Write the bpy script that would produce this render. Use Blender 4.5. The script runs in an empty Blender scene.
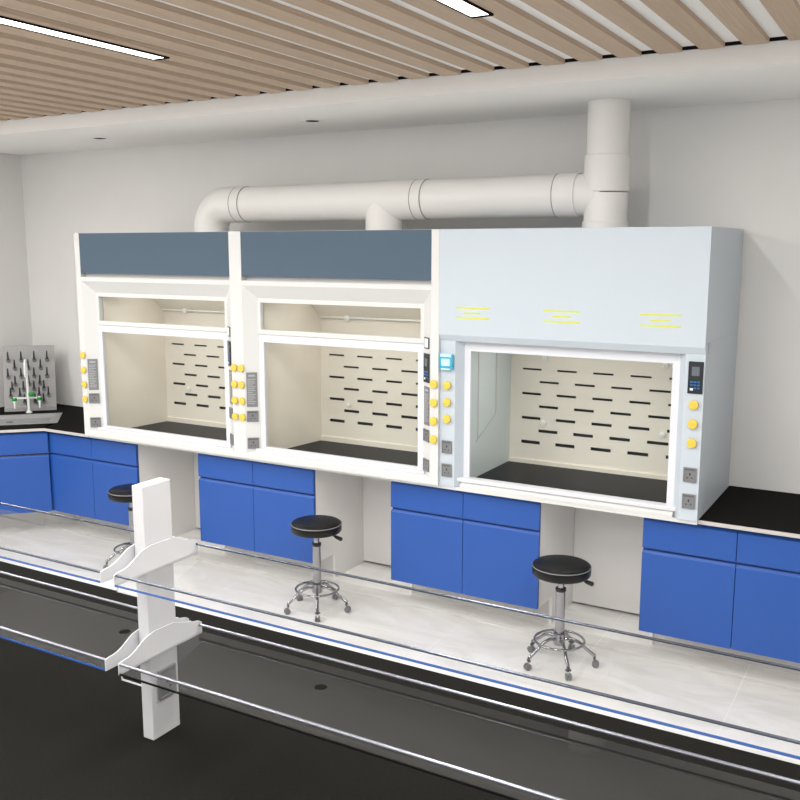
import bpy, bmesh, math
from mathutils import Vector, Matrix
PI = math.pi
sc = bpy.context.scene
COL = sc.collection

# ------------------------------------------------------------------ materials
def srgb(r, g, b):
    def f(c):
        c /= 255.0
        return c/12.92 if c <= 0.04045 else ((c+0.055)/1.055)**2.4
    return (f(r), f(g), f(b), 1)

def mat(name, col, rough=0.5, metal=0.0, noise=0.0, nscale=200.0, spec=0.5, coat=0.0, emit=None):
    m = bpy.data.materials.new(name); m.use_nodes = True
    nt = m.node_tree; b = nt.nodes['Principled BSDF']
    c = srgb(*col)
    b.inputs['Base Color'].default_value = c
    b.inputs['Roughness'].default_value = rough
    b.inputs['Metallic'].default_value = metal
    b.inputs['Specular IOR Level'].default_value = spec
    if coat: b.inputs['Coat Weight'].default_value = coat
    if noise:
        tc = nt.nodes.new('ShaderNodeTexCoord'); n = nt.nodes.new('ShaderNodeTexNoise')
        n.inputs['Scale'].default_value = nscale; n.inputs['Detail'].default_value = 3
        r = nt.nodes.new('ShaderNodeValToRGB')
        r.color_ramp.elements[0].position = 0.35; r.color_ramp.elements[1].position = 0.65
        r.color_ramp.elements[0].color = tuple(x*(1-noise) for x in c[:3])+(1,)
        r.color_ramp.elements[1].color = tuple(min(1, x*(1+noise)) for x in c[:3])+(1,)
        nt.links.new(tc.outputs['Object'], n.inputs['Vector'])
        nt.links.new(n.outputs['Fac'], r.inputs['Fac'])
        nt.links.new(r.outputs['Color'], b.inputs['Base Color'])
    if emit:
        b.inputs['Emission Color'].default_value = srgb(*emit[0]); b.inputs['Emission Strength'].default_value = emit[1]
    return m

def glass_mat(name, ior=1.5, tint=(250, 252, 252), rough=0.0):
    m = bpy.data.materials.new(name); m.use_nodes = True
    nt = m.node_tree; nt.nodes.clear()
    out = nt.nodes.new('ShaderNodeOutputMaterial'); mix = nt.nodes.new('ShaderNodeMixShader')
    tr = nt.nodes.new('ShaderNodeBsdfTransparent'); tr.inputs[0].default_value = srgb(*tint)
    gl = nt.nodes.new('ShaderNodeBsdfGlossy'); gl.inputs['Roughness'].default_value = rough
    fr = nt.nodes.new('ShaderNodeFresnel'); fr.inputs['IOR'].default_value = ior
    geo = nt.nodes.new('ShaderNodeNewGeometry')
    mul = nt.nodes.new('ShaderNodeMath'); mul.operation = 'MULTIPLY'
    inv = nt.nodes.new('ShaderNodeMath'); inv.operation = 'SUBTRACT'; inv.inputs[0].default_value = 1.0
    nt.links.new(geo.outputs['Backfacing'], inv.inputs[1])
    nt.links.new(fr.outputs[0], mul.inputs[0]); nt.links.new(inv.outputs[0], mul.inputs[1])
    nt.links.new(mul.outputs[0], mix.inputs[0]); nt.links.new(tr.outputs[0], mix.inputs[1])
    nt.links.new(gl.outputs[0], mix.inputs[2]); nt.links.new(mix.outputs[0], out.inputs[0])
    return m

M = {}
M['wall'] = mat('painted_wall', (224, 223, 221), 0.8, noise=0.01, nscale=3)
M['soffit'] = mat('soffit_paint', (240, 239, 237), 0.8)
M['ceil'] = mat('ceiling_paint', (240, 239, 238), 0.8)
M['dark'] = mat('black_trim_and_gap_shade', (24, 22, 21), 0.9, spec=0.05)  # black of lamp frames and apertures, also painted shade at the slat ends
M['white'] = mat('warm_white_enamel', (210, 210, 208), 0.45)
M['cool'] = mat('sash_white', (214, 215, 220), 0.4)
M['paleblue'] = mat('pale_blue_enamel', (188, 197, 205), 0.45)
M['header'] = mat('slate_blue_panel', (68, 87, 104), 0.6, noise=0.08, nscale=260)
M['liner'] = mat('beige_liner', (232, 222, 208), 0.5)
M['linerR'] = mat('grey_green_liner', (206, 213, 213), 0.4)
M['slotshade'] = mat('slot_shade', (58, 58, 56), 0.7)  # dark grey that paints the shade inside the baffle slots
M['worktop'] = mat('black_epoxy', (26, 25, 23), 0.85, noise=0.3, nscale=220, spec=0.04)
M['hoodtop'] = mat('dark_ceramic', (14, 16, 24), 0.3, spec=0.04)
M['blue'] = mat('blue_door_paint', (30, 78, 156), 0.42, noise=0.03, nscale=500)
M['bluedk'] = mat('blue_finger_pull', (28, 62, 128), 0.5)
M['cab'] = mat('cabinet_body_white', (226, 224, 222), 0.5)
M['kick'] = mat('kick_board', (205, 203, 203), 0.5)
M['yellow'] = mat('yellow_plastic', (222, 190, 72), 0.45)
M['ystrip'] = mat('yellow_print', (206, 212, 84), 0.6)
M['grey'] = mat('grey_plate', (128, 129, 131), 0.4, metal=0.3)
M['greydk'] = mat('dark_grey_plate', (86, 88, 90), 0.4)
M['pane'] = mat('panel_black', (40, 42, 46), 0.25)
M['screen'] = mat('panel_screen', (98, 104, 112), 0.2)
M['btn'] = mat('button_blue', (30, 100, 160), 0.4)
M['btnw'] = mat('button_white', (235, 235, 235), 0.4)
M['teal'] = mat('teal_box', (70, 165, 195), 0.25)
M['tealL'] = mat('teal_label', (190, 225, 232), 0.3)
M['print'] = mat('pale_print', (172, 174, 176), 0.5)
M['duct'] = mat('duct_plastic', (228, 226, 223), 0.45)
M['seam'] = mat('duct_seam', (150, 147, 143), 0.6)
M['chrome'] = mat('chrome', (150, 150, 153), 0.08, metal=1.0)
M['alum'] = mat('aluminium', (150, 152, 160), 0.3, metal=0.9)
M['vinyl'] = mat('black_vinyl', (10, 10, 11), 0.4, spec=0.3)
M['pipe'] = mat('grey_piping', (120, 120, 122), 0.4)
M['plastic'] = mat('black_plastic', (22, 22, 23), 0.4)
M['tyre'] = mat('caster_grey', (96, 98, 100), 0.5)
M['post'] = mat('white_steel', (202, 202, 204), 0.45)
M['sink'] = mat('grey_sink', (146, 147, 148), 0.45)
M['rack'] = mat('rack_board', (158, 157, 156), 0.5)
M['peg'] = mat('peg_dark', (74, 76, 78), 0.5)
M['pegcap'] = mat('peg_cap', (96, 98, 100), 0.5)
M['tap'] = mat('white_tap', (232, 234, 232), 0.25)
M['green'] = mat('green_handle', (20, 150, 60), 0.3)
M['edge'] = mat('pale_edge_band', (190, 186, 182), 0.5)
M['bolt'] = mat('clear_boss', (240, 238, 232), 0.3)
M['lamp'] = mat('lamp_diffuser', (255, 255, 255), 0.5, emit=((255, 252, 248), 5.0))
M['gsash'] = glass_mat('sash_glass', 1.22)
M['gshelf'] = glass_mat('shelf_glass', 2.0, (252, 252, 252))

def wood_mat():
    m = bpy.data.materials.new('oak_slat'); m.use_nodes = True
    nt = m.node_tree; b = nt.nodes['Principled BSDF']; b.inputs['Roughness'].default_value = 0.6
    tc = nt.nodes.new('ShaderNodeTexCoord'); mp = nt.nodes.new('ShaderNodeMapping')
    mp.inputs['Scale'].default_value = (40, 1.0, 40)
    n = nt.nodes.new('ShaderNodeTexNoise'); n.inputs['Scale'].default_value = 3; n.inputs['Detail'].default_value = 8
    n.inputs['Distortion'].default_value = 1.2
    mp2 = nt.nodes.new('ShaderNodeMapping'); mp2.inputs['Scale'].default_value = (5.28, 0.35, 1)
    n2 = nt.nodes.new('ShaderNodeTexNoise'); n2.inputs['Scale'].default_value = 1.0
    r = nt.nodes.new('ShaderNodeValToRGB')
    r.color_ramp.elements[0].position = 0.3; r.color_ramp.elements[1].position = 0.7
    r.color_ramp.elements[0].color = srgb(181, 159, 136); r.color_ramp.elements[1].color = srgb(195, 173, 150)
    mx = nt.nodes.new('ShaderNodeMix'); mx.data_type = 'RGBA'; mx.blend_type = 'MULTIPLY'; mx.inputs[0].default_value = 0.12
    nt.links.new(tc.outputs['Object'], mp.inputs[0]); nt.links.new(mp.outputs[0], n.inputs['Vector'])
    nt.links.new(tc.outputs['Object'], mp2.inputs[0]); nt.links.new(mp2.outputs[0], n2.inputs['Vector'])
    nt.links.new(n.outputs['Fac'], r.inputs[0]); nt.links.new(r.outputs[0], mx.inputs[6])
    nt.links.new(n2.outputs['Fac'], mx.inputs[7]); nt.links.new(mx.outputs[2], b.inputs['Base Color'])
    return m
M['wood'] = wood_mat()

def floor_mat():
    m = bpy.data.materials.new('marble_tile'); m.use_nodes = True
    nt = m.node_tree; b = nt.nodes['Principled BSDF']; b.inputs['Roughness'].default_value = 0.22
    b.inputs['Specular IOR Level'].default_value = 0.4
    tc = nt.nodes.new('ShaderNodeTexCoord'); mp = nt.nodes.new('ShaderNodeMapping')
    mp.inputs['Location'].default_value = (-0.71, -0.16, 0)   # joints at x = 3.95, 4.76 ...
    br = nt.nodes.new('ShaderNodeTexBrick'); br.offset = 0.0; br.squash = 1.0
    br.inputs['Scale'].default_value = 1.0; br.inputs['Brick Width'].default_value = 0.81
    br.inputs['Row Height'].default_value = 1.62; br.inputs['Mortar Size'].default_value = 0.0022
    br.inputs['Mortar Smooth'].default_value = 0.2
    w = nt.nodes.new('ShaderNodeTexNoise'); w.inputs['Scale'].default_value = 1.7; w.inputs['Detail'].default_value = 9
    w.inputs['Distortion'].default_value = 1.6; w.inputs['Roughness'].default_value = 0.62
    mw = nt.nodes.new('ShaderNodeMapping'); mw.inputs['Rotation'].default_value = (0, 0, 0.6); mw.inputs['Scale'].default_value = (0.8, 2.2, 1)
    r = nt.nodes.new('ShaderNodeValToRGB')
    r.color_ramp.elements[0].position = 0.36; r.color_ramp.elements[1].position = 0.6
    r.color_ramp.elements[0].color = srgb(222, 220, 215); r.color_ramp.elements[1].color = srgb(240, 239, 236)
    mx = nt.nodes.new('ShaderNodeMix'); mx.data_type = 'RGBA'
    mx.inputs[7].default_value = srgb(250, 249, 246)
    L = nt.links.new
    L(tc.outputs['Object'], mp.inputs[0]); L(mp.outputs[0], br.inputs['Vector'])
    L(tc.outputs['Object'], mw.inputs[0]); L(mw.outputs[0], w.inputs['Vector'])
    L(w.outputs['Fac'], r.inputs[0]); L(r.outputs[0], mx.inputs[6]); L(br.outputs['Fac'], mx.inputs[0])
    L(mx.outputs[2], b.inputs['Base Color'])
    return m
M['floor'] = floor_mat()

# ------------------------------------------------------------------ mesh builder
class MB:
    def __init__(s): s.bm = bmesh.new()
    def box(s, x0, x1, y0, y1, z0, z1, bev=0.0, seg=2):
        b = bmesh.new()
        bmesh.ops.create_cube(b, size=1.0)
        for v in b.verts:
            v.co = Vector(((x0+x1)/2+v.co.x*(x1-x0), (y0+y1)/2+v.co.y*(y1-y0), (z0+z1)/2+v.co.z*(z1-z0)))
        if bev: bmesh.ops.bevel(b, geom=b.edges[:], offset=bev, segments=seg, affect='EDGES', profile=0.6)
        return s._merge(b)
    def _merge(s, b, mtx=None):
        if mtx is not None: bmesh.ops.transform(b, matrix=mtx, verts=b.verts)
        me = bpy.data.meshes.new('t'); b.to_mesh(me); b.free()
        s.bm.from_mesh(me); bpy.data.meshes.remove(me); return s
    def prism(s, pts, a0, a1, axis='z'):
        """polygon pts extruded along axis; pts are the two other coords in order."""
        def P(p, a):
            return {'z': (p[0], p[1], a), 'y': (p[0], a, p[1]), 'x': (a, p[0], p[1])}[axis]
        b = bmesh.new()
        lo = [b.verts.new(P(p, a0)) for p in pts]; hi = [b.verts.new(P(p, a1)) for p in pts]
        n = len(pts)
        b.faces.new(lo); b.faces.new(hi)
        for i in range(n): b.faces.new((lo[i], lo[(i+1) % n], hi[(i+1) % n], hi[i]))
        bmesh.ops.recalc_face_normals(b, faces=b.faces[:])
        return s._merge(b)
    def cyl(s, p, q, r, r2=None, seg=24, bev=0.0):
        p = Vector(p); q = Vector(q); d = q-p; r2 = r if r2 is None else r2
        b = bmesh.new()
        bmesh.ops.create_cone(b, cap_ends=True, segments=seg, radius1=r, radius2=r2, depth=d.length)
        if bev:
            es = [e for e in b.edges if len(e.link_faces) == 2 and any(len(f.verts) > 4 for f in e.link_faces)]
            bmesh.ops.bevel(b, geom=es, offset=bev, segments=2, affect='EDGES', profile=0.6)
        m = Matrix.Translation((p+q)/2) @ d.to_track_quat('Z', 'Y').to_matrix().to_4x4()
        return s._merge(b, m)
    def tube(s, pts, r, seg=12, closed=False, rs=None):
        pts = [Vector(p) for p in pts]; n = len(pts); b = bmesh.new(); rings = []
        up = None
        for i, p in enumerate(pts):
            if closed: t = (pts[(i+1) % n]-pts[i-1]).normalized()
            else: t = (pts[min(i+1, n-1)]-pts[max(i-1, 0)]).normalized()
            if up is None:
                up = Vector((0, 0, 1)) if abs(t.z) < 0.9 else Vector((0, 1, 0))
            u = t.cross(up).normalized(); v = u.cross(t).normalized(); up = v
            rr = rs[i] if rs else r
            rings.append([b.verts.new(p+(u*math.cos(2*PI*k/seg)+v*math.sin(2*PI*k/seg))*rr) for k in range(seg)])
        for i in range(n if closed else n-1):
            A = rings[i]; B = rings[(i+1) % n]
            for k in range(seg): b.faces.new((A[k], A[(k+1) % seg], B[(k+1) % seg], B[k]))
        if not closed:
            b.faces.new(rings[0]); b.faces.new(rings[-1])
        bmesh.ops.recalc_face_normals(b, faces=b.faces[:])
        return s._merge(b)
    def lathe(s, prof, c=(0, 0, 0), seg=40, cap=True):
        b = bmesh.new(); rings = []
        for r, z in prof:
            rings.append([b.verts.new((c[0]+max(r, 1e-5)*math.cos(2*PI*k/seg), c[1]+max(r, 1e-5)*math.sin(2*PI*k/seg), c[2]+z)) for k in range(seg)])
        for A, B in zip(rings, rings[1:]):
            for k in range(seg): b.faces.new((A[k], A[(k+1) % seg], B[(k+1) % seg], B[k]))
        if cap: b.faces.new(rings[0]); b.faces.new(rings[-1])
        bmesh.ops.recalc_face_normals(b, faces=b.faces[:])
        return s._merge(b)
    def frame(s, x0, x1, z0, z1, ix0, ix1, iz0, iz1, y0, y1):
        s.box(x0, ix0, y0, y1, z0, z1); s.box(ix1, x1, y0, y1, z0, z1)
        s.box(ix0, ix1, y0, y1, z0, iz0); s.box(ix0, ix1, y0, y1, iz1, z1); return s
    def build(s, name, m, parent=None, loc=(0, 0, 0), rz=0.0, smooth=False):
        me = bpy.data.meshes.new(name); s.bm.to_mesh(me); s.bm.free()
        me.materials.append(m)
        if smooth:
            for p in me.polygons: p.use_smooth = True
            try: me.set_sharp_from_angle(angle=math.radians(38))
            except Exception: pass
        o = bpy.data.objects.new(name, me); COL.objects.link(o)
        o.location = loc; o.rotation_euler = (0, 0, rz)
        if parent: o.parent = parent
        return o

def tag(o, label=None, cat=None, group=None, kind=None):
    if label: o['label'] = label
    if cat: o['category'] = cat
    if group: o['group'] = group
    if kind: o['kind'] = kind
    return o
def empty(name, loc, rz=0.0, label=None, cat=None, group=None):
    o = bpy.data.objects.new(name, None); COL.objects.link(o)
    o.location = loc; o.rotation_euler = (0, 0, rz); o.empty_display_size = 0.1
    return tag(o, label, cat, group)
def copy_tree(o, parent=None):
    c = o.copy(); COL.objects.link(c)
    if parent: c.parent = parent
    for ch in [x for x in bpy.data.objects if x.parent == o]: copy_tree(ch, c)
    return c

def area(name, loc, rot, sx, sy, power, col=(1, .99, .975)):
    l = bpy.data.lights.new(name, 'AREA'); l.shape = 'RECTANGLE'; l.size = sx; l.size_y = sy; l.energy = power; l.color = col
    o = bpy.data.objects.new(name, l); COL.objects.link(o); o.location = loc; o.rotation_euler = rot
    return o

WX, WY = -1.63, 0.875
XR, YF = 7.6, -6.6

# ------------------------------------------------------------------ room
tag(MB().box(WX-.1, XR, YF, WY+.1, -.1, 0).build('floor', M['floor']), 'pale grey marble tiled floor', 'floor', kind='structure')
tag(MB().box(WX-.1, XR, WY, WY+.1, 0, 3.3).build('wall_back', M['wall']), 'light grey painted back wall behind the hoods', 'wall', kind='structure')
tag(MB().box(WX-.1, WX, YF, WY, 0, 3.3).build('wall_left', M['wall']), 'light grey painted wall left of the corner sink', 'wall', kind='structure')
tag(MB().box(XR, XR+.1, YF, WY+.1, 0, 3.3).build('wall_right_light_block', M['wall']), 'unseen right wall added to block side light', 'wall', kind='structure')  # unseen wall added to keep side light off the slats and hood
ZS = 3.14
SY = -0.20
ceil = tag(MB().box(WX, XR, YF, SY-.0005, ZS+.0222, 3.3).build('ceiling', M['ceil']), 'white ceiling behind light oak slats', 'ceiling', kind='structure')
sl = MB()
x = 4.644
xs = []
while x > WX: x -= .1895
x += .1895
while x+.107 < XR:
    xs.append(x); x += .1895
for x in xs: sl.box(x, x+.106, YF, SY-.0145, ZS, ZS+.022)
sl.build('slats', M['wood'], ceil)
gap = MB().box(WX, XR, SY-.014, SY-.001, ZS+.008, ZS+.0225)  # solid black strip painting in the shade between slat ends and soffit
gap.build('gap_shade_strip', M['dark'], ceil)
tag(MB().box(WX, XR, SY+.0005, WY, 3.05, 3.3).build('trim_1', M['soffit']), 'light grey soffit band along the top of the back wall', 'soffit', kind='structure')

# ceiling lights
def add_linear(x, y1, L, label):
    t = empty('linear_ceiling_light', (x, y1, ZS), 0, label, 'ceiling light', 'recessed linear ceiling lights')
    f = MB()
    f.box(-.046, -.039, -L, 0, -.008, .018); f.box(.039, .046, -L, 0, -.008, .018)
    f.box(-.039, .039, -.022, 0, -.008, .018); f.box(-.039, .039, -L, -L+.01, -.008, .018)
    f.build('frame', M['dark'], t)
    MB().box(-.039, .039, -L+.01, -.022, -.006, .016).build('diffuser', M['lamp'], t)
    return t
add_linear(2.19, -1.31, 2.4, 'slim glowing linear light in the slats at upper left')
add_linear(3.865, -1.30, 2.4, 'short visible end of a glowing linear light at the top centre')

def spot(x, y, label):
    t = empty('recessed_spotlight', (x, y, 3.05), 0, label, 'spotlight', 'recessed spotlights in the soffit')
    MB().lathe([(.066, -.004), (.066, 0), (.046, 0), (.046, -.004), (.066, -.004)], cap=False).build('trim_ring', M['soffit'], t, smooth=True)
    MB().lathe([(0, -.003), (.047, -.003), (.047, -.0005), (0, -.0005)]).build('aperture', M['dark'], t, smooth=True)
spot(-0.01, .30, 'small dark recessed spotlight at the left end of the soffit')
spot(1.92, .30, 'small dark recessed spotlight in the soffit above the middle fume hood')

# ------------------------------------------------------------------ fume hood pieces
Z0 = 0.85
def z(v): return v-Z0
def slotted_panel(x0, x1, z0, z1, y, th, rows, ):
    """rows: list of (zc, h, [x starts], length)  -> panel mesh with true cut slots"""
    m = MB(); rows = sorted(rows, key=lambda r: r[0]); cz = z0
    for zc, h, starts, ln in rows:
        m.box(x0, x1, y, y+th, cz, zc-h/2)
        cx = x0
        for s in starts:
            e = min(s+ln, x1)
            m.box(cx, s, y, y+th, zc-h/2, zc+h/2); cx = e
        if cx < x1-1e-4: m.box(cx, x1, y, y+th, zc-h/2, zc+h/2)
        cz = zc+h/2
    m.box(x0, x1, y, y+th, cz, z1)
    return m

def socket(parent, loc, rz, w=.075, h=.074):
    s = MB().box(-w/2, w/2, -.006, 0, -h/2, h/2, .002, 1)
    s.frame(-w/2, w/2, -h/2, h/2, -w/2+.006, w/2-.006, -h/2+.006, h/2-.006, -.009, -.005)
    o = s.build('power_socket', M['grey'], parent, loc, rz)
    MB().box(-w/2+.006, w/2-.006, -.0075, -.004, h/2-.014, h/2-.006).build('socket_switch_bar', M['greydk'], o)
    q = MB(); q.box(-.0035, .0035, -.0072, -.004, -.002, .010)
    q.box(-.016, -.008, -.0072, -.004, -.018, -.0135); q.box(.008, .016, -.0072, -.004, -.018, -.0135)
    q.build('pin_holes', M['plastic'], o)
    return o
def label_plate(parent, loc, rz, w, h):
    o = MB().box(-w/2, w/2, -.003, 0, -h/2, h/2).build('notice_plate', M['grey'], parent, loc, rz)
    t = MB(); zz = h/2-.02; k = 0
    t.box(-w*.3, w*.3, -.0036, -.002, zz-.008, zz+.004)
    zz -= .028
    while zz > -h/2+.014:
        ww = (.38, .33, .36, .25)[k % 4]*w
        t.box(-w*.4, -w*.4+2*ww*.95, -.0036, -.002, zz, zz+.0045); zz -= .0125; k += 1
    t.build('notice_print', M['print'], o)
    return o
def knob(parent, loc):
    o = MB().cyl((0, 0, 0), (0, -.012, 0), .016, seg=20).build('service_knob', M['yellow'], parent, loc, smooth=True)
    b = MB().cyl((0, -.006, 0), (0, -.019, 0), .0245, seg=32, bev=.004)
    b.build('knob_cap', M['yellow'], o, smooth=True)
    return o
def control_panel(parent, loc, rz, w, h):
    o = MB().box(-w/2, w/2, -.008, 0, -h/2, h/2, .002, 1).build('control_panel', M['pane'], parent, loc, rz)
    MB().box(-w*.26, w*.26, -.0095, -.006, h*.06, h*.34).build('display', M['screen'], o)
    b = MB()
    for r in range(3):
        for c in range(3):
            if r == 2 and c == 0: continue
            b.box(-w*.34+c*w*.24, -w*.34+c*w*.24+w*.18, -.0095, -.006, -h*.16-r*h*.095, -h*.16-r*h*.095+h*.05)
    b.build('buttons', M['btn'], o)
    MB().box(-w*.33, -w*.13, -.0098, -.006, -h*.40, -h*.33).build('start_button', M['btnw'], o)
    return o
def boss(parent, x, y, zz, r=.017):
    return MB().cyl((0, 0, 0), (0, -.012, 0), r, seg=20, bev=.003).cyl((0, -.010, 0), (0, -.018, 0), r*.4, seg=12).build('baffle_boss', M['bolt'], parent, (x, y, zz), smooth=True)

ANG = math.atan2(.06, .08)
def white_hood(x0, label):
    t = empty('fume_hood', (x0, 0, Z0), 0, label, 'fume hood', 'white fume hoods with slate blue headers')
    W = 1.5
    s = MB()
    for a, b_ in ((0, .05), (W-.05, W)): s.box(a, b_, 0, .85, 0, 1.5)
    s.box(.05, W-.05, .02, .85, z(2.335), z(2.35))
    s.box(.05, W-.05, .83, .85, 0, z(2.335))                       # back
    s.box(.05, W-.05, 0, .83, 0, .012)                             # floor pan
    s.box(.05, W-.05, 0, .05, z(2.005), z(2.035))                  # bar under header
    s.box(.05, W-.05, .045, .06, z(2.035), z(2.335))
    # bevelled surround: jambs, head, sill
    for sx in (0, 1):
        def X(v): return v if sx == 0 else W-v
        s.prism([(X(.05), 0.0), (X(.13), .06), (X(.13), .12), (X(.05), .12)], .012, z(2.005))
    s.prism([(0, z(2.005)), (.06, z(1.92)), (.12, z(1.92)), (.12, z(2.005))], .1301-.08, W-.0501, 'x')
    s.prism([(0, .012), (0, .032), (.035, .048), (.12, .048), (.12, .012)], .0501, W-.0501, 'x')
    s.build('cabinet_shell', M['white'], t)
    MB().box(.052, W-.052, 0, .02, z(2.062), z(2.348)).build('header_panel', M['header'], t)
    # liner
    l = MB()
    iz0, iz1 = z(.87), z(2.03)
    for sx in (0, 1):
        def X(v): return v if sx == 0 else W-v
        l.prism([(X(.120), .121), (X(.134), .121), (X(.20), .67), (X(.19), .67)], iz0, iz1)
    l.prism([(.68, z(1.75)), (.68, z(1.76)), (.40, z(2.04)), (.12, z(2.04)), (.12, z(2.03)), (.395, z(2.03)), (.67, z(1.755))], .20, W-.20, 'x')
    l.box(.20, W-.20, .66, .68, z(.87), z(.905))
    l.build('liner', M['liner'], t)
    rows = []
    for i in range(7):
        zz = 1.497-i*.0787
        st = [.273+.235*k for k in range(4)] if i % 2 == 0 else [.395+.235*k for k in range(4)]
        rows.append((z(zz), .012+.0016*i, st, .127))
    b = slotted_panel(.20, W-.20, z(.905), z(1.755), .67, .006, rows).build('baffle', M['liner'], t)
    MB().box(.20, W-.20, .695, .70, z(.87), z(1.75)).build('slot_shade_sheet', M['slotshade'], t)  # dark sheet added behind the slots to stand for their shade
    MB().cyl((.20, .655, z(1.765)), (W-.20, .655, z(1.765)), .006, seg=10).build('support_rod', M['bolt'], t, smooth=True)
    boss(b, .44, .655, z(1.765), .022)
    for px, pz in ((.44, 1.15), (1.08, 1.15), (1.08, 1.56)): boss(b, px, .67, z(pz))
    MB().box(.145, W-.145, .122, .67, .0125, z(.87)).build('hood_worktop', M['hoodtop'], t)
    # fixed upper window
    u = MB().frame(.13, W-.13, z(1.685), z(1.92), .152, W-.152, z(1.715), z(1.893), .06, .085).build('upper_window_frame', M['white'], t)
    MB().box(.152, W-.152, .07, .075, z(1.715), z(1.893)).build('window_glass', M['gsash'], u)
    # sash
    f = MB().frame(.122, W-.122, z(.90), z(1.682), .170, W-.170, z(.93), z(1.634), .062, .086).build('sash_frame', M['cool'], t)
    MB().box(.170, W-.170, .072, .077, z(.93), z(1.634)).build('sash_glass', M['gsash'], f)
    MB().box(.11, W-.11, .028, .064, z(.896), z(.918), .005).build('sash_handle', M['cool'], f, smooth=True)
    area('hood_fill_light', (x0+.75, .35, 1.98), (0, 0, 0), .9, .05, 2.5)  # unseen fill added to brighten the hood interior
    # fittings
    jx, jy = .09, .03
    label_plate(t, (jx, jy, z(1.315)), ANG, .072, .232)
    socket(t, (jx, jy, z(1.137)), ANG, .076, .074); socket(t, (jx, jy, z(.954)), ANG, .076, .074)
    rx = W-.09
    d = MB().box(-.03, .03, -.006, 0, -.033, .033).build('alarm_display', M['pane'], t, (rx, jy, z(1.694)), -ANG)
    MB().box(-.023, .023, -.0075, -.004, -.026, .026).build('display_face', M['btnw'], d)
    control_panel(t, (rx, jy, z(1.546)), -ANG, .074, .172)
    label_plate(t, (rx, jy, z(1.319)), -ANG, .072, .232)
    socket(t, (rx, jy, z(1.142)), -ANG, .072, .074); socket(t, (rx, jy, z(.961)), -ANG, .072, .074)
    for i, zz in enumerate((1.46, 1.35, 1.24, 1.13)):
        knob(t, (.036, 0, z(zz))); knob(t, (W-.0255, 0, z(zz)))
    return t
white_hood(0.0, 'white fume hood with slate blue header at the left end of the row')
white_hood(1.5, 'white fume hood with slate blue header between its twin and the pale blue hood')

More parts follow.
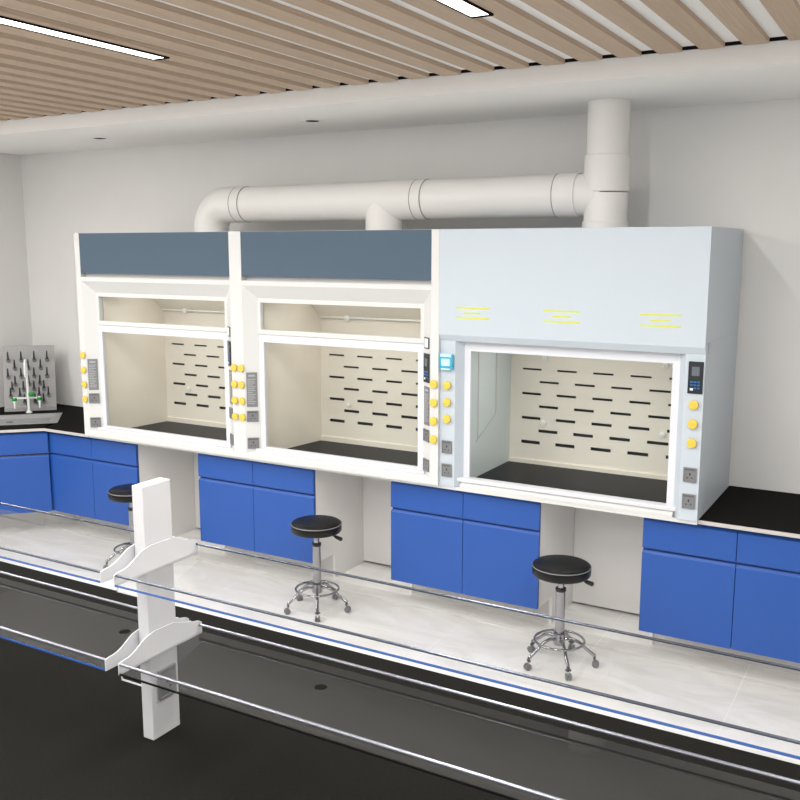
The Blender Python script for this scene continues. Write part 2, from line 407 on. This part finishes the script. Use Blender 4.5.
def blue_hood(x0):
    W = 1.5
    t = empty('fume_hood', (x0, 0, Z0), 0, 'pale blue fume hood with plain canopy at the right end of the row', 'fume hood')
    s = MB()
    s.box(0.001, .012, .12, .85, 0, z(1.769)); s.box(W-.012, W, .12, .85, 0, z(1.769))
    s.box(.012, W-.012, .835, .85, 0, z(1.75))
    s.box(.012, W-.012, .10, .835, 0, .012)
    for sx in (0, 1):
        def X(v): return v if sx == 0 else W-v
        s.prism([(X(0), .02), (X(.098), .02), (X(.138), .075), (X(.138), .12), (X(0), .12)], 0, z(1.716))
    s.build('cabinet_shell', M['paleblue'], t)
    c = MB()
    c.prism([(0, z(2.35)), (0, z(1.752)), (.022, z(1.715)), (.06, z(1.715)), (.06, z(1.77)), (.85, z(1.77)), (.85, z(2.35))], 0, W, 'x')
    c.build('canopy', M['paleblue'], t)
    y_ = M['ystrip']
    for x0_, x1_, a, b_ in ((.110, .317, .159, .261), (.637, .845, .691, .795), (1.167, 1.374, 1.220, 1.322)):
        g = MB()
        g.box(x0_, x1_, -.0012, .001, z(1.905), z(1.914)); g.box(a, b_, -.0012, .001, z(1.8755), z(1.8845)); g.box(x0_, x1_, -.0012, .001, z(1.848), z(1.857))
        g.build('warning_print', y_, t)
    l = MB()
    iz0, iz1 = z(.87), z(1.77)
    l.box(.128, .14, .12, .76, iz0, iz1); l.box(W-.14, W-.128, .12, .76, iz0, iz1)
    l.build('side_liner', M['linerR'], t)
    g = MB(); g.box(.139, .143, .24, .252, z(1.10), iz1); g.box(.139, .143, .50, .512, z(1.22), iz1)
    g.prism([(.22, z(1.09)), (.22, z(1.10)), (.50, z(1.225)), (.50, z(1.215))], .139, .143, 'x')
    g.build('liner_seam', M['edge'], t)
    MB().box(.14, W-.14, .10, .76, iz1-.012, iz1).build('liner_ceiling', M['liner'], t)
    rows = []
    for i in range(7):
        zz = 1.483-i*.079
        st = [.220+.2325*k for k in range(5)] if i % 2 == 0 else [.337+.2325*k for k in range(5)]
        rows.append((z(zz), .012+.0016*i, st, .128))
    b = slotted_panel(.14, W-.14, z(.895), z(1.76), .74, .006, rows).build('baffle', M['liner'], t)
    MB().box(.14, W-.14, .728, .746, z(.87), z(.895)).build('baffle_ledge', M['liner'], t)
    MB().box(.14, W-.14, .765, .77, z(.87), z(1.75)).build('slot_shade_sheet', M['slotshade'], t)  # dark sheet that paints shade into this baffle's slots
    for px, pz in ((.37, 1.56), (1.125, 1.56), (.37, 1.145), (1.125, 1.145)): boss(b, px, .74, z(pz), .019)
    MB().box(.138, W-.138, .12, .74, .012, z(.87)).build('hood_worktop', M['hoodtop'], t)
    f = MB().frame(.125, W-.125, z(.895), z(1.715), .172, W-.172, z(.905), z(1.657), .07, .095).build('sash_frame', M['cool'], t)
    MB().box(.172, W-.172, .08, .085, z(.905), z(1.657)).build('sash_glass', M['gsash'], f)
    MB().box(.105, W-.115, .035, .075, z(.882), z(.905), .006).build('sash_handle', M['cool'], f, smooth=True)
    g = MB(); g.prism([(.05, .030), (.03, .012), (.03, .0), (.12, 0), (.12, .03)], .13, W-.13, 'x')
    g.prism([(.07, .030), (.07, .042), (.12, .042), (.12, .03)], .13, W-.13, 'x')
    g.build('sill', M['white'], t)
    area('hood_fill_light', (x0+.75, .35, 1.74), (0, 0, 0), .9, .05, 3.5)  # added fill for the interior, no fixture modelled
    # fittings
    e = MB().box(-.043, .043, -.028, 0, -.044, .040, .006).build('emergency_socket_box', M['teal'], t, (.050, .02, z(1.597)), smooth=True)
    MB().box(-.028, .028, -.031, -.026, -.026, .016, .003, 1).build('cover_label', M['tealL'], e)
    MB().box(-.036, .036, -.033, -.020, .026, .044, .003, 1).box(-.030, .030, -.033, -.022, -.049, -.040, .002, 1).build('hinge', M['tealL'], e)
    for zz in (1.455, 1.356, 1.257):
        knob(t, (.052, .02, z(zz))); knob(t, (1.456, .02, z(zz+.004)))
    for zz in (1.087, .947): socket(t, (.050, .02, z(zz)), 0, .064, .076)
    for zz in (1.093, .953): socket(t, (1.454, .02, z(zz)), 0, .066, .076)
    control_panel(t, (1.457, .02, z(1.598)), 0, .074, .164)
    return t
blue_hood(3.001)

# ------------------------------------------------------------------ base cabinets
CH = .845
def fronts(t, W, dividers, y=0.0):
    xs_ = [0]+dividers+[W]
    for a, b_ in zip(xs_, xs_[1:]):
        a += .002 if a > 0 else 0; b_ -= .002 if b_ < W else 0
        d = MB(); d.prism([(y, .648), (y, .800), (y+.012, .815), (y+.02, .815), (y+.02, .648)], a, b_, 'x')
        d.build('drawer', M['blue'], t)
        d = MB(); d.prism([(y, .172), (y, .618), (y+.012, .632), (y+.02, .632), (y+.02, .172)], a, b_, 'x')
        d.build('door', M['blue'], t)
    MB().box(.0, W, y+.0205, y+.024, .172, .828).build('finger_pull_rail', M['bluedk'], t)
def base_cabinet(x0, x1, dv, label):
    W = x1-x0
    t = empty('base_cabinet', (x0, .08, 0), 0, label, 'cabinet', 'blue base cabinets under the bench')
    MB().box(0, W, .0245, .67, .170, .828).box(0, .018, .24, .67, 0, .17).box(W-.018, W, .24, .67, 0, .17).build('carcass', M['cab'], t)
    fronts(t, W, dv)
    MB().box(.018, W-.018, .25, .262, 0, .17).build('toe_kick', M['kick'], t)
    return t
base_cabinet(-.52, .44, [.49], 'blue two door base cabinet left of the first stool, beside the corner sink unit')
base_cabinet(1.045, 2.04, [.49], 'blue two door base cabinet between the left stool and the middle stool')
base_cabinet(2.63, 3.615, [.50], 'blue two door base cabinet between the middle stool and the right stool')
base_cabinet(4.21, 5.19, [.485], 'blue two door base cabinet at the right edge, partly under open black bench')

# knee space back panels + rear rail
for a, b_, lab in ((.442, 1.043, 'grey white back panel of the knee space behind the left stool'),
                   (2.042, 2.628, 'grey white back panel of the knee space behind the middle stool'),
                   (3.617, 4.208, 'grey white back panel of the knee space behind the right stool')):
    o = MB().box(0, b_-a, 0, .018, .016, .828).build('knee_space_panel', M['cab'], None, (a, .685, 0))
    tag(o, lab, 'back panel', 'knee space back panels')
# bench frame carrying the hoods
for a, b_, lab in ((.0, 4.5, 'white support rail running beneath the three fume hoods'),):
    o = MB().box(a, b_, .032, .10, .8285, .849).box(a, b_, .70, .84, .8285, .849).build('hood_support_rail', M['white'])
    tag(o, lab, 'support rail')

# corner sink cabinet (45 degrees)
t = empty('corner_sink_cabinet', (-.525, .072, 0), PI/4, 'blue corner base cabinet under the sink, turned at 45 degrees', 'cabinet')
# local x axis runs along (+1,+1); the front runs from x=-0.85 to 0
def L45(px, py):
    dx, dy = px+.525, py-.072; c = math.cos(-PI/4); s_ = math.sin(-PI/4)
    return (dx*c-dy*s_, dx*s_+dy*c)
body = [L45(-.57, .13), L45(-.55, .85), L45(-1.60, .85), L45(-1.60, -.50), L45(-1.05, -.475)]
MB().prism(body, .17, .828).build('carcass', M['cab'], t)
d = MB(); d.prism([(-.03, .648), (-.03, .800), (-.018, .815), (-.008, .815), (-.008, .648)], -.85, .012, 'x'); d.build('drawer', M['blue'], t)
d = MB(); d.prism([(-.03, .172), (-.03, .618), (-.018, .632), (-.008, .632), (-.008, .172)], -.85, .012, 'x'); d.build('door', M['blue'], t)
MB().box(-.80, .18, .20, .212, 0, .169).build('toe_kick', M['kick'], t)

# worktops
def worktop(name, pts, label):
    o = MB().prism(pts, .829, .85).build(name, M['worktop'])
    return tag(o, label, 'worktop', 'black benchtops along the wall')
# corner top with a sink cut-out: built in two halves around the basin
SC = Vector((-.91, .545)); dd = Vector((-1, -1)).normalized(); nn = Vector((1, -1)).normalized()
sw, sd = .76, .44
sA = SC; sB = SC+dd*sw; sC = SC+dd*sw+nn*sd; sD = SC+nn*sd
outer = [(-.001, .032), (-.50, .032), (-.50-.575, .032-.575), (-1.08, -1.9), (WX+.004, -1.9), (WX+.004, WY-.004), (-.001, WY-.004)]
p1 = [outer[1], outer[2], outer[3], outer[4], tuple(sC), tuple(sD)]
b = bmesh.new()
ov = [b.verts.new((p[0], p[1], .85)) for p in outer]
iv = [b.verts.new((p[0], p[1], .85)) for p in (sA, sB, sC, sD)]
# quads/tris ring: outer 0..6, inner A(0) B(1) C(2) D(3)
b.faces.new((ov[1], ov[2], iv[2], iv[3])); b.faces.new((ov[2], ov[3], ov[4], iv[2])); b.faces.new((ov[4], ov[5], iv[1], iv[2]))
b.faces.new((ov[5], iv[0], iv[1])); b.faces.new((ov[5], ov[6], iv[0])); b.faces.new((ov[6], ov[0], ov[1], iv[0])); b.faces.new((ov[1], iv[3], iv[0]))
bmesh.ops.recalc_face_normals(b, faces=b.faces[:])
for f in b.faces:
    if f.normal.z < 0: f.normal_flip()
low = {v: b.verts.new((v.co.x, v.co.y, .829)) for v in ov+iv}
for f in list(b.faces): b.faces.new([low[v] for v in reversed(f.verts)])
for loop in (ov, iv):
    for k in range(len(loop)):
        p, q = loop[k], loop[(k+1) % len(loop)]; b.faces.new((p, q, low[q], low[p]))
bmesh.ops.recalc_face_normals(b, faces=b.faces[:])
me = bpy.data.meshes.new('worktop'); b.to_mesh(me); b.free(); me.materials.append(M['worktop'])
wt = bpy.data.objects.new('worktop', me); COL.objects.link(wt)
tag(wt, 'black worktop in the left corner around the sink', 'worktop')
eb = MB(); e0 = Vector((-.50, .032)); e1 = Vector((-1.075, -.543)); nrm = nn*.004
eb.prism([tuple(e0), tuple(e1), tuple(e1+nrm), tuple(e0+nrm)], .829, .8495); eb.box(-.50, -.001, .028, .032, .829, .8495)
eb.build('edge_band', M['edge'], wt)
wr = MB().box(4.501, 6.6, .055, WY-.004, .829, .85).build('worktop', M['worktop'])
tag(wr, 'black worktop to the right of the pale blue fume hood', 'worktop')
MB().box(4.501, 6.6, .051, .055, .829, .8495).build('edge_band', M['edge'], wr)

# sink
t = empty('sink', (SC.x, SC.y, .85), 0, 'grey rectangular sink basin set into the corner worktop', 'sink')
def rel(v, zz): return (v.x-SC.x, v.y-SC.y, zz)
rim = MB()
o4 = [sA-dd*.012-nn*.012, sB+dd*.012-nn*.012, sC+dd*.012+nn*.012, sD-dd*.012+nn*.012]
i4 = [sA+dd*.03+nn*.03, sB-dd*.03+nn*.03, sC-dd*.03-nn*.03, sD+dd*.03-nn*.03]
bt = [sA+dd*.07+nn*.07, sB-dd*.07+nn*.07, sC-dd*.07-nn*.07, sD+dd*.07-nn*.07]
bm_ = rim.bm
def ring(ps, zz): return [bm_.verts.new(rel(p, zz)) for p in ps]
R0 = ring(o4, .0005); R1 = ring(o4, .006); R2 = ring(i4, .006); R3 = ring(bt, -.018)
for A, B in ((R0, R1), (R1, R2), (R2, R3)):
    for k in range(4): bm_.faces.new((A[k], A[(k+1) % 4], B[(k+1) % 4], B[k]))
bm_.faces.new(R3)
g4 = [sA+dd*.012+nn*.012, sB-dd*.012+nn*.012, sC-dd*.012-nn*.012, sD+dd*.012-nn*.012]
R4 = ring(g4, .0005); R5 = ring(g4, -.0205)
for A, B in ((R0, R4), (R4, R5)):
    for k in range(4): bm_.faces.new((A[k], A[(k+1) % 4], B[(k+1) % 4], B[k]))
bm_.faces.new(R5)
bmesh.ops.recalc_face_normals(bm_, faces=bm_.faces[:])
rim.build('basin', M['sink'], t)
dc = (sA+sC)/2
MB().cyl((dc.x-SC.x, dc.y-SC.y, -.018), (dc.x-SC.x, dc.y-SC.y, -.014), .03).build('drain', M['chrome'], t, smooth=True)

# faucet
t = empty('laboratory_faucet', (-1.175, .435, .85), PI/4, 'white three way laboratory faucet with green handles behind the sink', 'faucet')
MB().lathe([(.026, 0), (.026, .008), (.014, .016), (.011, .05), (.010, .40), (.0, .405)]).build('riser', M['tap'], t, smooth=True)
pts = [(0, 0, .39)]
for k in range(9):
    a = PI*k/8; pts.append((0, -.05+.05*math.cos(a), .405+.055*math.sin(a)))
pts += [(0, -.10, .36), (0, -.102, .32)]
MB().tube(pts, .010, rs=[.010]*10+[.012, .006]).build('gooseneck', M['tap'], t, smooth=True)
MB().cyl((-.115, 0, .128), (.095, 0, .128), .008).cyl((0, 0, .128), (0, .0, .165), .014).build('crossbar', M['tap'], t, smooth=True)
for sx in (-.11, .09):
    n_ = MB().cyl((sx, 0, .138), (sx, -.01, .093), .012, .013).cyl((sx, -.01, .093), (sx, -.02, .043), .009, .006).build('side_nozzle', M['tap'], t, smooth=True)
    MB().cyl((sx, -.004, .106), (sx, -.004, .134), .021, seg=10, bev=.006).build('handle', M['green'], n_, smooth=True)
n_ = MB().cyl((0, 0, .163), (.035, -.02, .163), .009).build('valve', M['tap'], t, smooth=True)
MB().cyl((.030, -.016, .146), (.030, -.016, .178), .026, seg=10, bev=.008).build('handle', M['green'], n_, smooth=True)

# drying rack
t = empty('drying_rack', (-1.25, .51, .85), PI/4, 'grey peg board drying rack leaning in the corner behind the faucet', 'drying rack')
lean = .10
bd = MB(); bd.prism([(0, 0), (lean, .555), (lean+.016, .555), (.016, 0)], -.21, .212, 'x')
bd.build('board', M['rack'], t)
MB().box(-.21, .212, -.012, .016, 0, .030).build('drip_tray', M['rack'], t)
def peg(px, pz):
    pz -= .014
    y_ = lean*pz/.555
    o = MB().tube([(px, y_, pz), (px+.003, y_-.030, pz+.030), (px+.010, y_-.080, pz+.085)], .006, seg=8, rs=[.012, .008, .0055]).build('peg', M['peg'], t, smooth=True)
    MB().cyl((px, y_-.001, pz), (px, y_-.018, pz+.006), .016, seg=14).build('peg_collar', M['pegcap'], o, smooth=True)
PX = [-.165, -.06, .045, .15]
for x_ in PX: peg(x_, .445)
for x_ in (-.115, -.005, .095): peg(x_, .375)
for x_ in PX: peg(x_-.005, .305)
for x_ in (-.115, -.005, .085): peg(x_, .24)
for x_ in (-.14, -.05, .035, .115): peg(x_, .195)
for x_ in (-.155, -.08, .075, .15): peg(x_, .14)
for x_ in (-.045, .04, .11): peg(x_, .085)

# ------------------------------------------------------------------ duct
t = empty('exhaust_duct', (0.90, .47, 2.35), 0, 'white round exhaust duct with elbow, tee and riser above the fume hoods', 'duct')
dz = .195
pts = [(0, 0, .001), (0, 0, .03)]
R_ = .165
for k in range(13):
    a = PI/2*k/12; pts.append((R_-R_*math.cos(a), 0, dz-R_+R_*math.sin(a)))
pts.append((.27, 0, dz))
MB().tube(pts, .124, seg=40).build('elbow', M['duct'], t, smooth=True)
def xc(a, b_, r, name, m='duct'): MB().cyl((a-.90, 0, dz), (b_-.90, 0, dz), r, seg=48).build(name, M[m], t, smooth=True)
xc(1.160, 1.166, .1245, 'seam', 'seam'); xc(1.166, 1.236, .124, 'coupling'); xc(1.236, 1.242, .1245, 'seam', 'seam')
xc(1.242, 2.10, .121, 'pipe_run')
MB().cyl((2.10-.90, 0, dz), (2.60-.90, 0, dz), .124, seg=48).cyl((2.355-.90, 0, .001), (2.355-.90, 0, dz), .122, seg=48).build('tee', M['duct'], t, smooth=True)
xc(2.60, 2.606, .1245, 'seam', 'seam'); xc(2.606, 2.672, .124, 'coupling'); xc(2.672, 2.678, .1245, 'seam', 'seam')
xc(2.678, 3.53, .121, 'pipe_run')
xc(3.536, 3.66, .126, 'coupling'); xc(3.53, 3.536, .1262, 'seam', 'seam')
rx = 3.815-.90
MB().lathe([(.128, .001), (.128, .04), (.121, .044), (.121, .19), (.121, .20)], (rx, 0, 0)).cyl((3.65-.90, 0, dz), (rx, 0, dz), .118, seg=40).build('wye', M['duct'], t, smooth=True)
MB().lathe([(.121, .205), (.126, .21), (.126, .405), (.121, .408)], (rx, 0, 0)).build('riser_collar', M['duct'], t, smooth=True)
MB().cyl((rx, 0, .408), (rx, 0, .699), .116, seg=48).build('riser', M['duct'], t, smooth=True)

# ------------------------------------------------------------------ stools
def stool(x, y, label, rot=0.0):
    t = empty('lab_stool', (x, y, 0), rot, label, 'stool', 'round black swivel stools on casters')
    st = MB().lathe([(0, .508), (.135, .508), (.150, .512), (.157, .521), (.158, .558), (.154, .567), (.146, .573), (.12, .578), (.0, .580)]).build('seat', M['vinyl'], t, smooth=True)
    MB().tube([(.156*math.cos(2*PI*k/48), .156*math.sin(2*PI*k/48), .562) for k in range(48)], .0028, seg=6, closed=True).build('piping', M['pipe'], st, smooth=True)
    MB().lathe([(.05, .490), (.09, .495), (.09, .5075)]).build('seat_plate', M['plastic'], t, smooth=True)
    MB().cyl((0, 0, .42), (0, 0, 0.510), .018).build('gas_piston', M['chrome'], t, smooth=True)
    MB().lathe([(.0, .165), (.026, .165), (.026, .42), (.0, .42)]).build('column', M['chrome'], t, smooth=True)
    MB().lathe([(.027, .418), (.029, .42), (.029, .436), (.018, .438)]).build('column_collar', M['plastic'], t, smooth=True)
    MB().lathe([(.030, .115), (.032, .12), (.032, .18), (.027, .183)]).build('hub', M['chrome'], t, smooth=True)
    lv = MB().tube([(.02, -.0, 0.508), (.09, .015, 0.503), (.125, .022, 0.491)], .005, seg=8).build('lever', M['plastic'], t, smooth=True)
    MB().tube([(.115, .021, 0.495), (.135, .024, 0.486), (.165, .029, 0.477), (.172, .03, 0.475)], .01, seg=10, rs=[.006, .011, .013, .006]).build('lever_grip', M['plastic'], lv, smooth=True)
    MB().tube([(.134*math.cos(2*PI*k/48), .134*math.sin(2*PI*k/48), .138) for k in range(48)], .007, seg=10, closed=True).build('foot_ring', M['chrome'], t, smooth=True)
    for k in range(5):
        a = math.radians(-55+72*k); c, s_ = math.cos(a), math.sin(a)
        def P(r, zz, o=0): return (r*c-o*s_, r*s_+o*c, zz)
        lg = MB().tube([P(.025, .145), P(.06, .153), P(.10, .138), P(.14, .105), P(.190, .066)], .0095, seg=10).build('leg', M['chrome'], t, smooth=True)
        cs = MB().cyl(P(.190, .075), P(.190, .045), .007, seg=10)
        cs.tube([P(.190, .05, -.014), P(.190, .062, 0), P(.190, .05, .014)], .006, seg=6)
        cs.build('caster_fork', M['plastic'], lg, smooth=True)
        w = MB(); w.cyl(P(.197, .0195, -.015), P(.197, .0195, -.004), .019, seg=20, bev=.004); w.cyl(P(.197, .0195, .004), P(.197, .0195, .015), .019, seg=20, bev=.004)
        w.cyl(P(.197, .0195, -.006), P(.197, .0195, .006), .008, seg=10)
        w.build('caster_wheel', M['tyre'], lg, smooth=True)
    return t
stool(3.851, -.185, 'round black swivel stool at the right, below the pale blue hood')
stool(2.264, -.21, 'round black swivel stool at the centre, below the middle fume hood')
stool(.680, -.21, 'round black swivel stool at the left, half hidden by the white post')

# ------------------------------------------------------------------ island bench and reagent rack
t = empty('island_bench', (2.7, -2.915, 0), 0, 'long black topped island bench filling the foreground', 'bench')
MB().box(-3.4, 4.2, -.74, .74, .822, .85, .003, 1).build('bench_top', M['worktop'], t)
MB().box(-3.35, 4.15, -.62, .62, .10, .822).build('base', M['cab'], t)
MB().box(-3.3, 4.1, -.55, .55, 0, .10).build('plinth', M['kick'], t)

t = empty('reagent_rack', (3.60, -2.915, .85), 0, 'white post reagent rack with two tiers of glass shelves standing on the black bench', 'shelf rack')
MB().box(0, .041, -.056, .052, .0005, .75, .0015, 1).build('post', M['post'], t)
socket(t, (.0415, .000, .160), PI/2, .068, .09)
YB0, YB1 = -3.092+2.915, -2.762+2.915
def tier(zz, rail, rr, edges):
    # side plates with swept front, running from the front lip past the post to the rear
    prof = [(YB0, zz), (YB0, zz+.032)]
    c0 = (YB0+.015, zz+.036); c1 = (-.063, zz+.072)
    for k in range(9):
        u = k/8; prof.append((c0[0]+(c1[0]-c0[0])*u, c0[1]+(c1[1]-c0[1])*(3*u**2.7-2*u**4.05)))
    prof += [(-.04, zz+.077), (.034, zz+.075), (.095, zz+.054), (.107, zz+.054), (.110, zz+.049), (.140, zz+.042), (YB1, zz+.034), (YB1, zz)]
    for xa, nm in ((-.0065, 'shelf_bracket'), (.0445, 'shelf_bracket')):
        m = MB(); m.prism(prof, xa, xa+.003, 'x')
        m.build(nm, M['post'], t)
    m = MB(); m.box(-.0034, .0444, -.115, -.0565, zz-.003, zz-.0005); m.box(-.0034, .0444, .0525, YB1-.002, zz-.003, zz-.0005)
    m.build('bracket_base', M['post'], t)
    MB().box(.0478, .125, YB0+.006, YB0+.009, zz-.016, zz-.012).box(.0478, .0508, YB0+.006, YB0+.009, zz-.0165, zz-.0006).build('bracket_lip', M['post'], t)
    for (a, b_), ed in zip(((-3.4, -.0075), (.0485, 2.9)), edges):
        MB().box(a, b_, YB0+.002, YB1-.006, zz, zz+.006).build('glass_shelf', M['gshelf'], t)
        MB().box(a, b_, YB0-.001, YB0+.002, zz+.0005, zz+.0055).build('painted_glass_edge', M[ed], t)  # strip carrying the painted reflection along the front of the glass
        MB().cyl((a, YB0+.006, zz+.029), (b_, YB0+.006, zz+.029), rr, seg=12).build('front_rail', M[rail], t, smooth=True)
        MB().cyl((a, YB1-.012, zz+.029), (b_, YB1-.012, zz+.029), rr, seg=12).build('rear_rail', M[rail], t, smooth=True)
M['edge_refl_blue'] = mat('edge_reflection_blue', (44, 84, 150), 0.2)  # blue of the cabinets refracted in the glass edge, painted as solid colour
M['edge_refl_dark'] = mat('edge_reflection_dark', (12, 12, 13), 0.3, spec=0.2)  # dark part of the edge refraction, painted as solid colour
M['alum_refl_dark'] = mat('rail_metal_dark_reflection', (92, 98, 110), 0.25, metal=0.9)  # same rail metal, darkened to paint in the upper tier's dark reflection
tier(1.355-.85, 'alum_refl_dark', .0034, ('edge_refl_blue', 'edge_refl_blue'))
tier(1.103-.85, 'alum', .0046, ('edge_refl_blue', 'edge_refl_dark'))

# ------------------------------------------------------------------ light
w = bpy.data.worlds.new('World'); sc.world = w; w.use_nodes = True
bg = w.node_tree.nodes['Background']; bg.inputs[0].default_value = (1, .995, .985, 1); bg.inputs[1].default_value = 1.2

for lx in (-.98, .51, 2.19, 3.865, 5.54):  # two lie under the modelled fixtures; the others are added, unseen, for brightness
    area('strip_and_fill_light', (lx, -2.5, ZS-.03), (0, 0, 0), .08, 2.4, 75)
    area('strip_and_fill_light', (lx, -5.2, ZS-.03), (0, 0, 0), .08, 2.0, 60)  # added row out of view, brightens the room

cam = bpy.data.cameras.new('camera'); co = bpy.data.objects.new('camera', cam); COL.objects.link(co)
co.location = (5.49, -4.76, 2.25); co.rotation_euler = (math.radians(90-9.35), 0, math.radians(30))
cam.sensor_width = 36; cam.sensor_fit = 'HORIZONTAL'; cam.lens = 929/800*36; cam.clip_start = .05
sc.camera = co
sc.view_settings.view_transform = 'Standard'; sc.view_settings.look = 'None'
sc.view_settings.exposure = -0.5; sc.view_settings.gamma = 1.0; sc.view_settings.use_curve_mapping = False
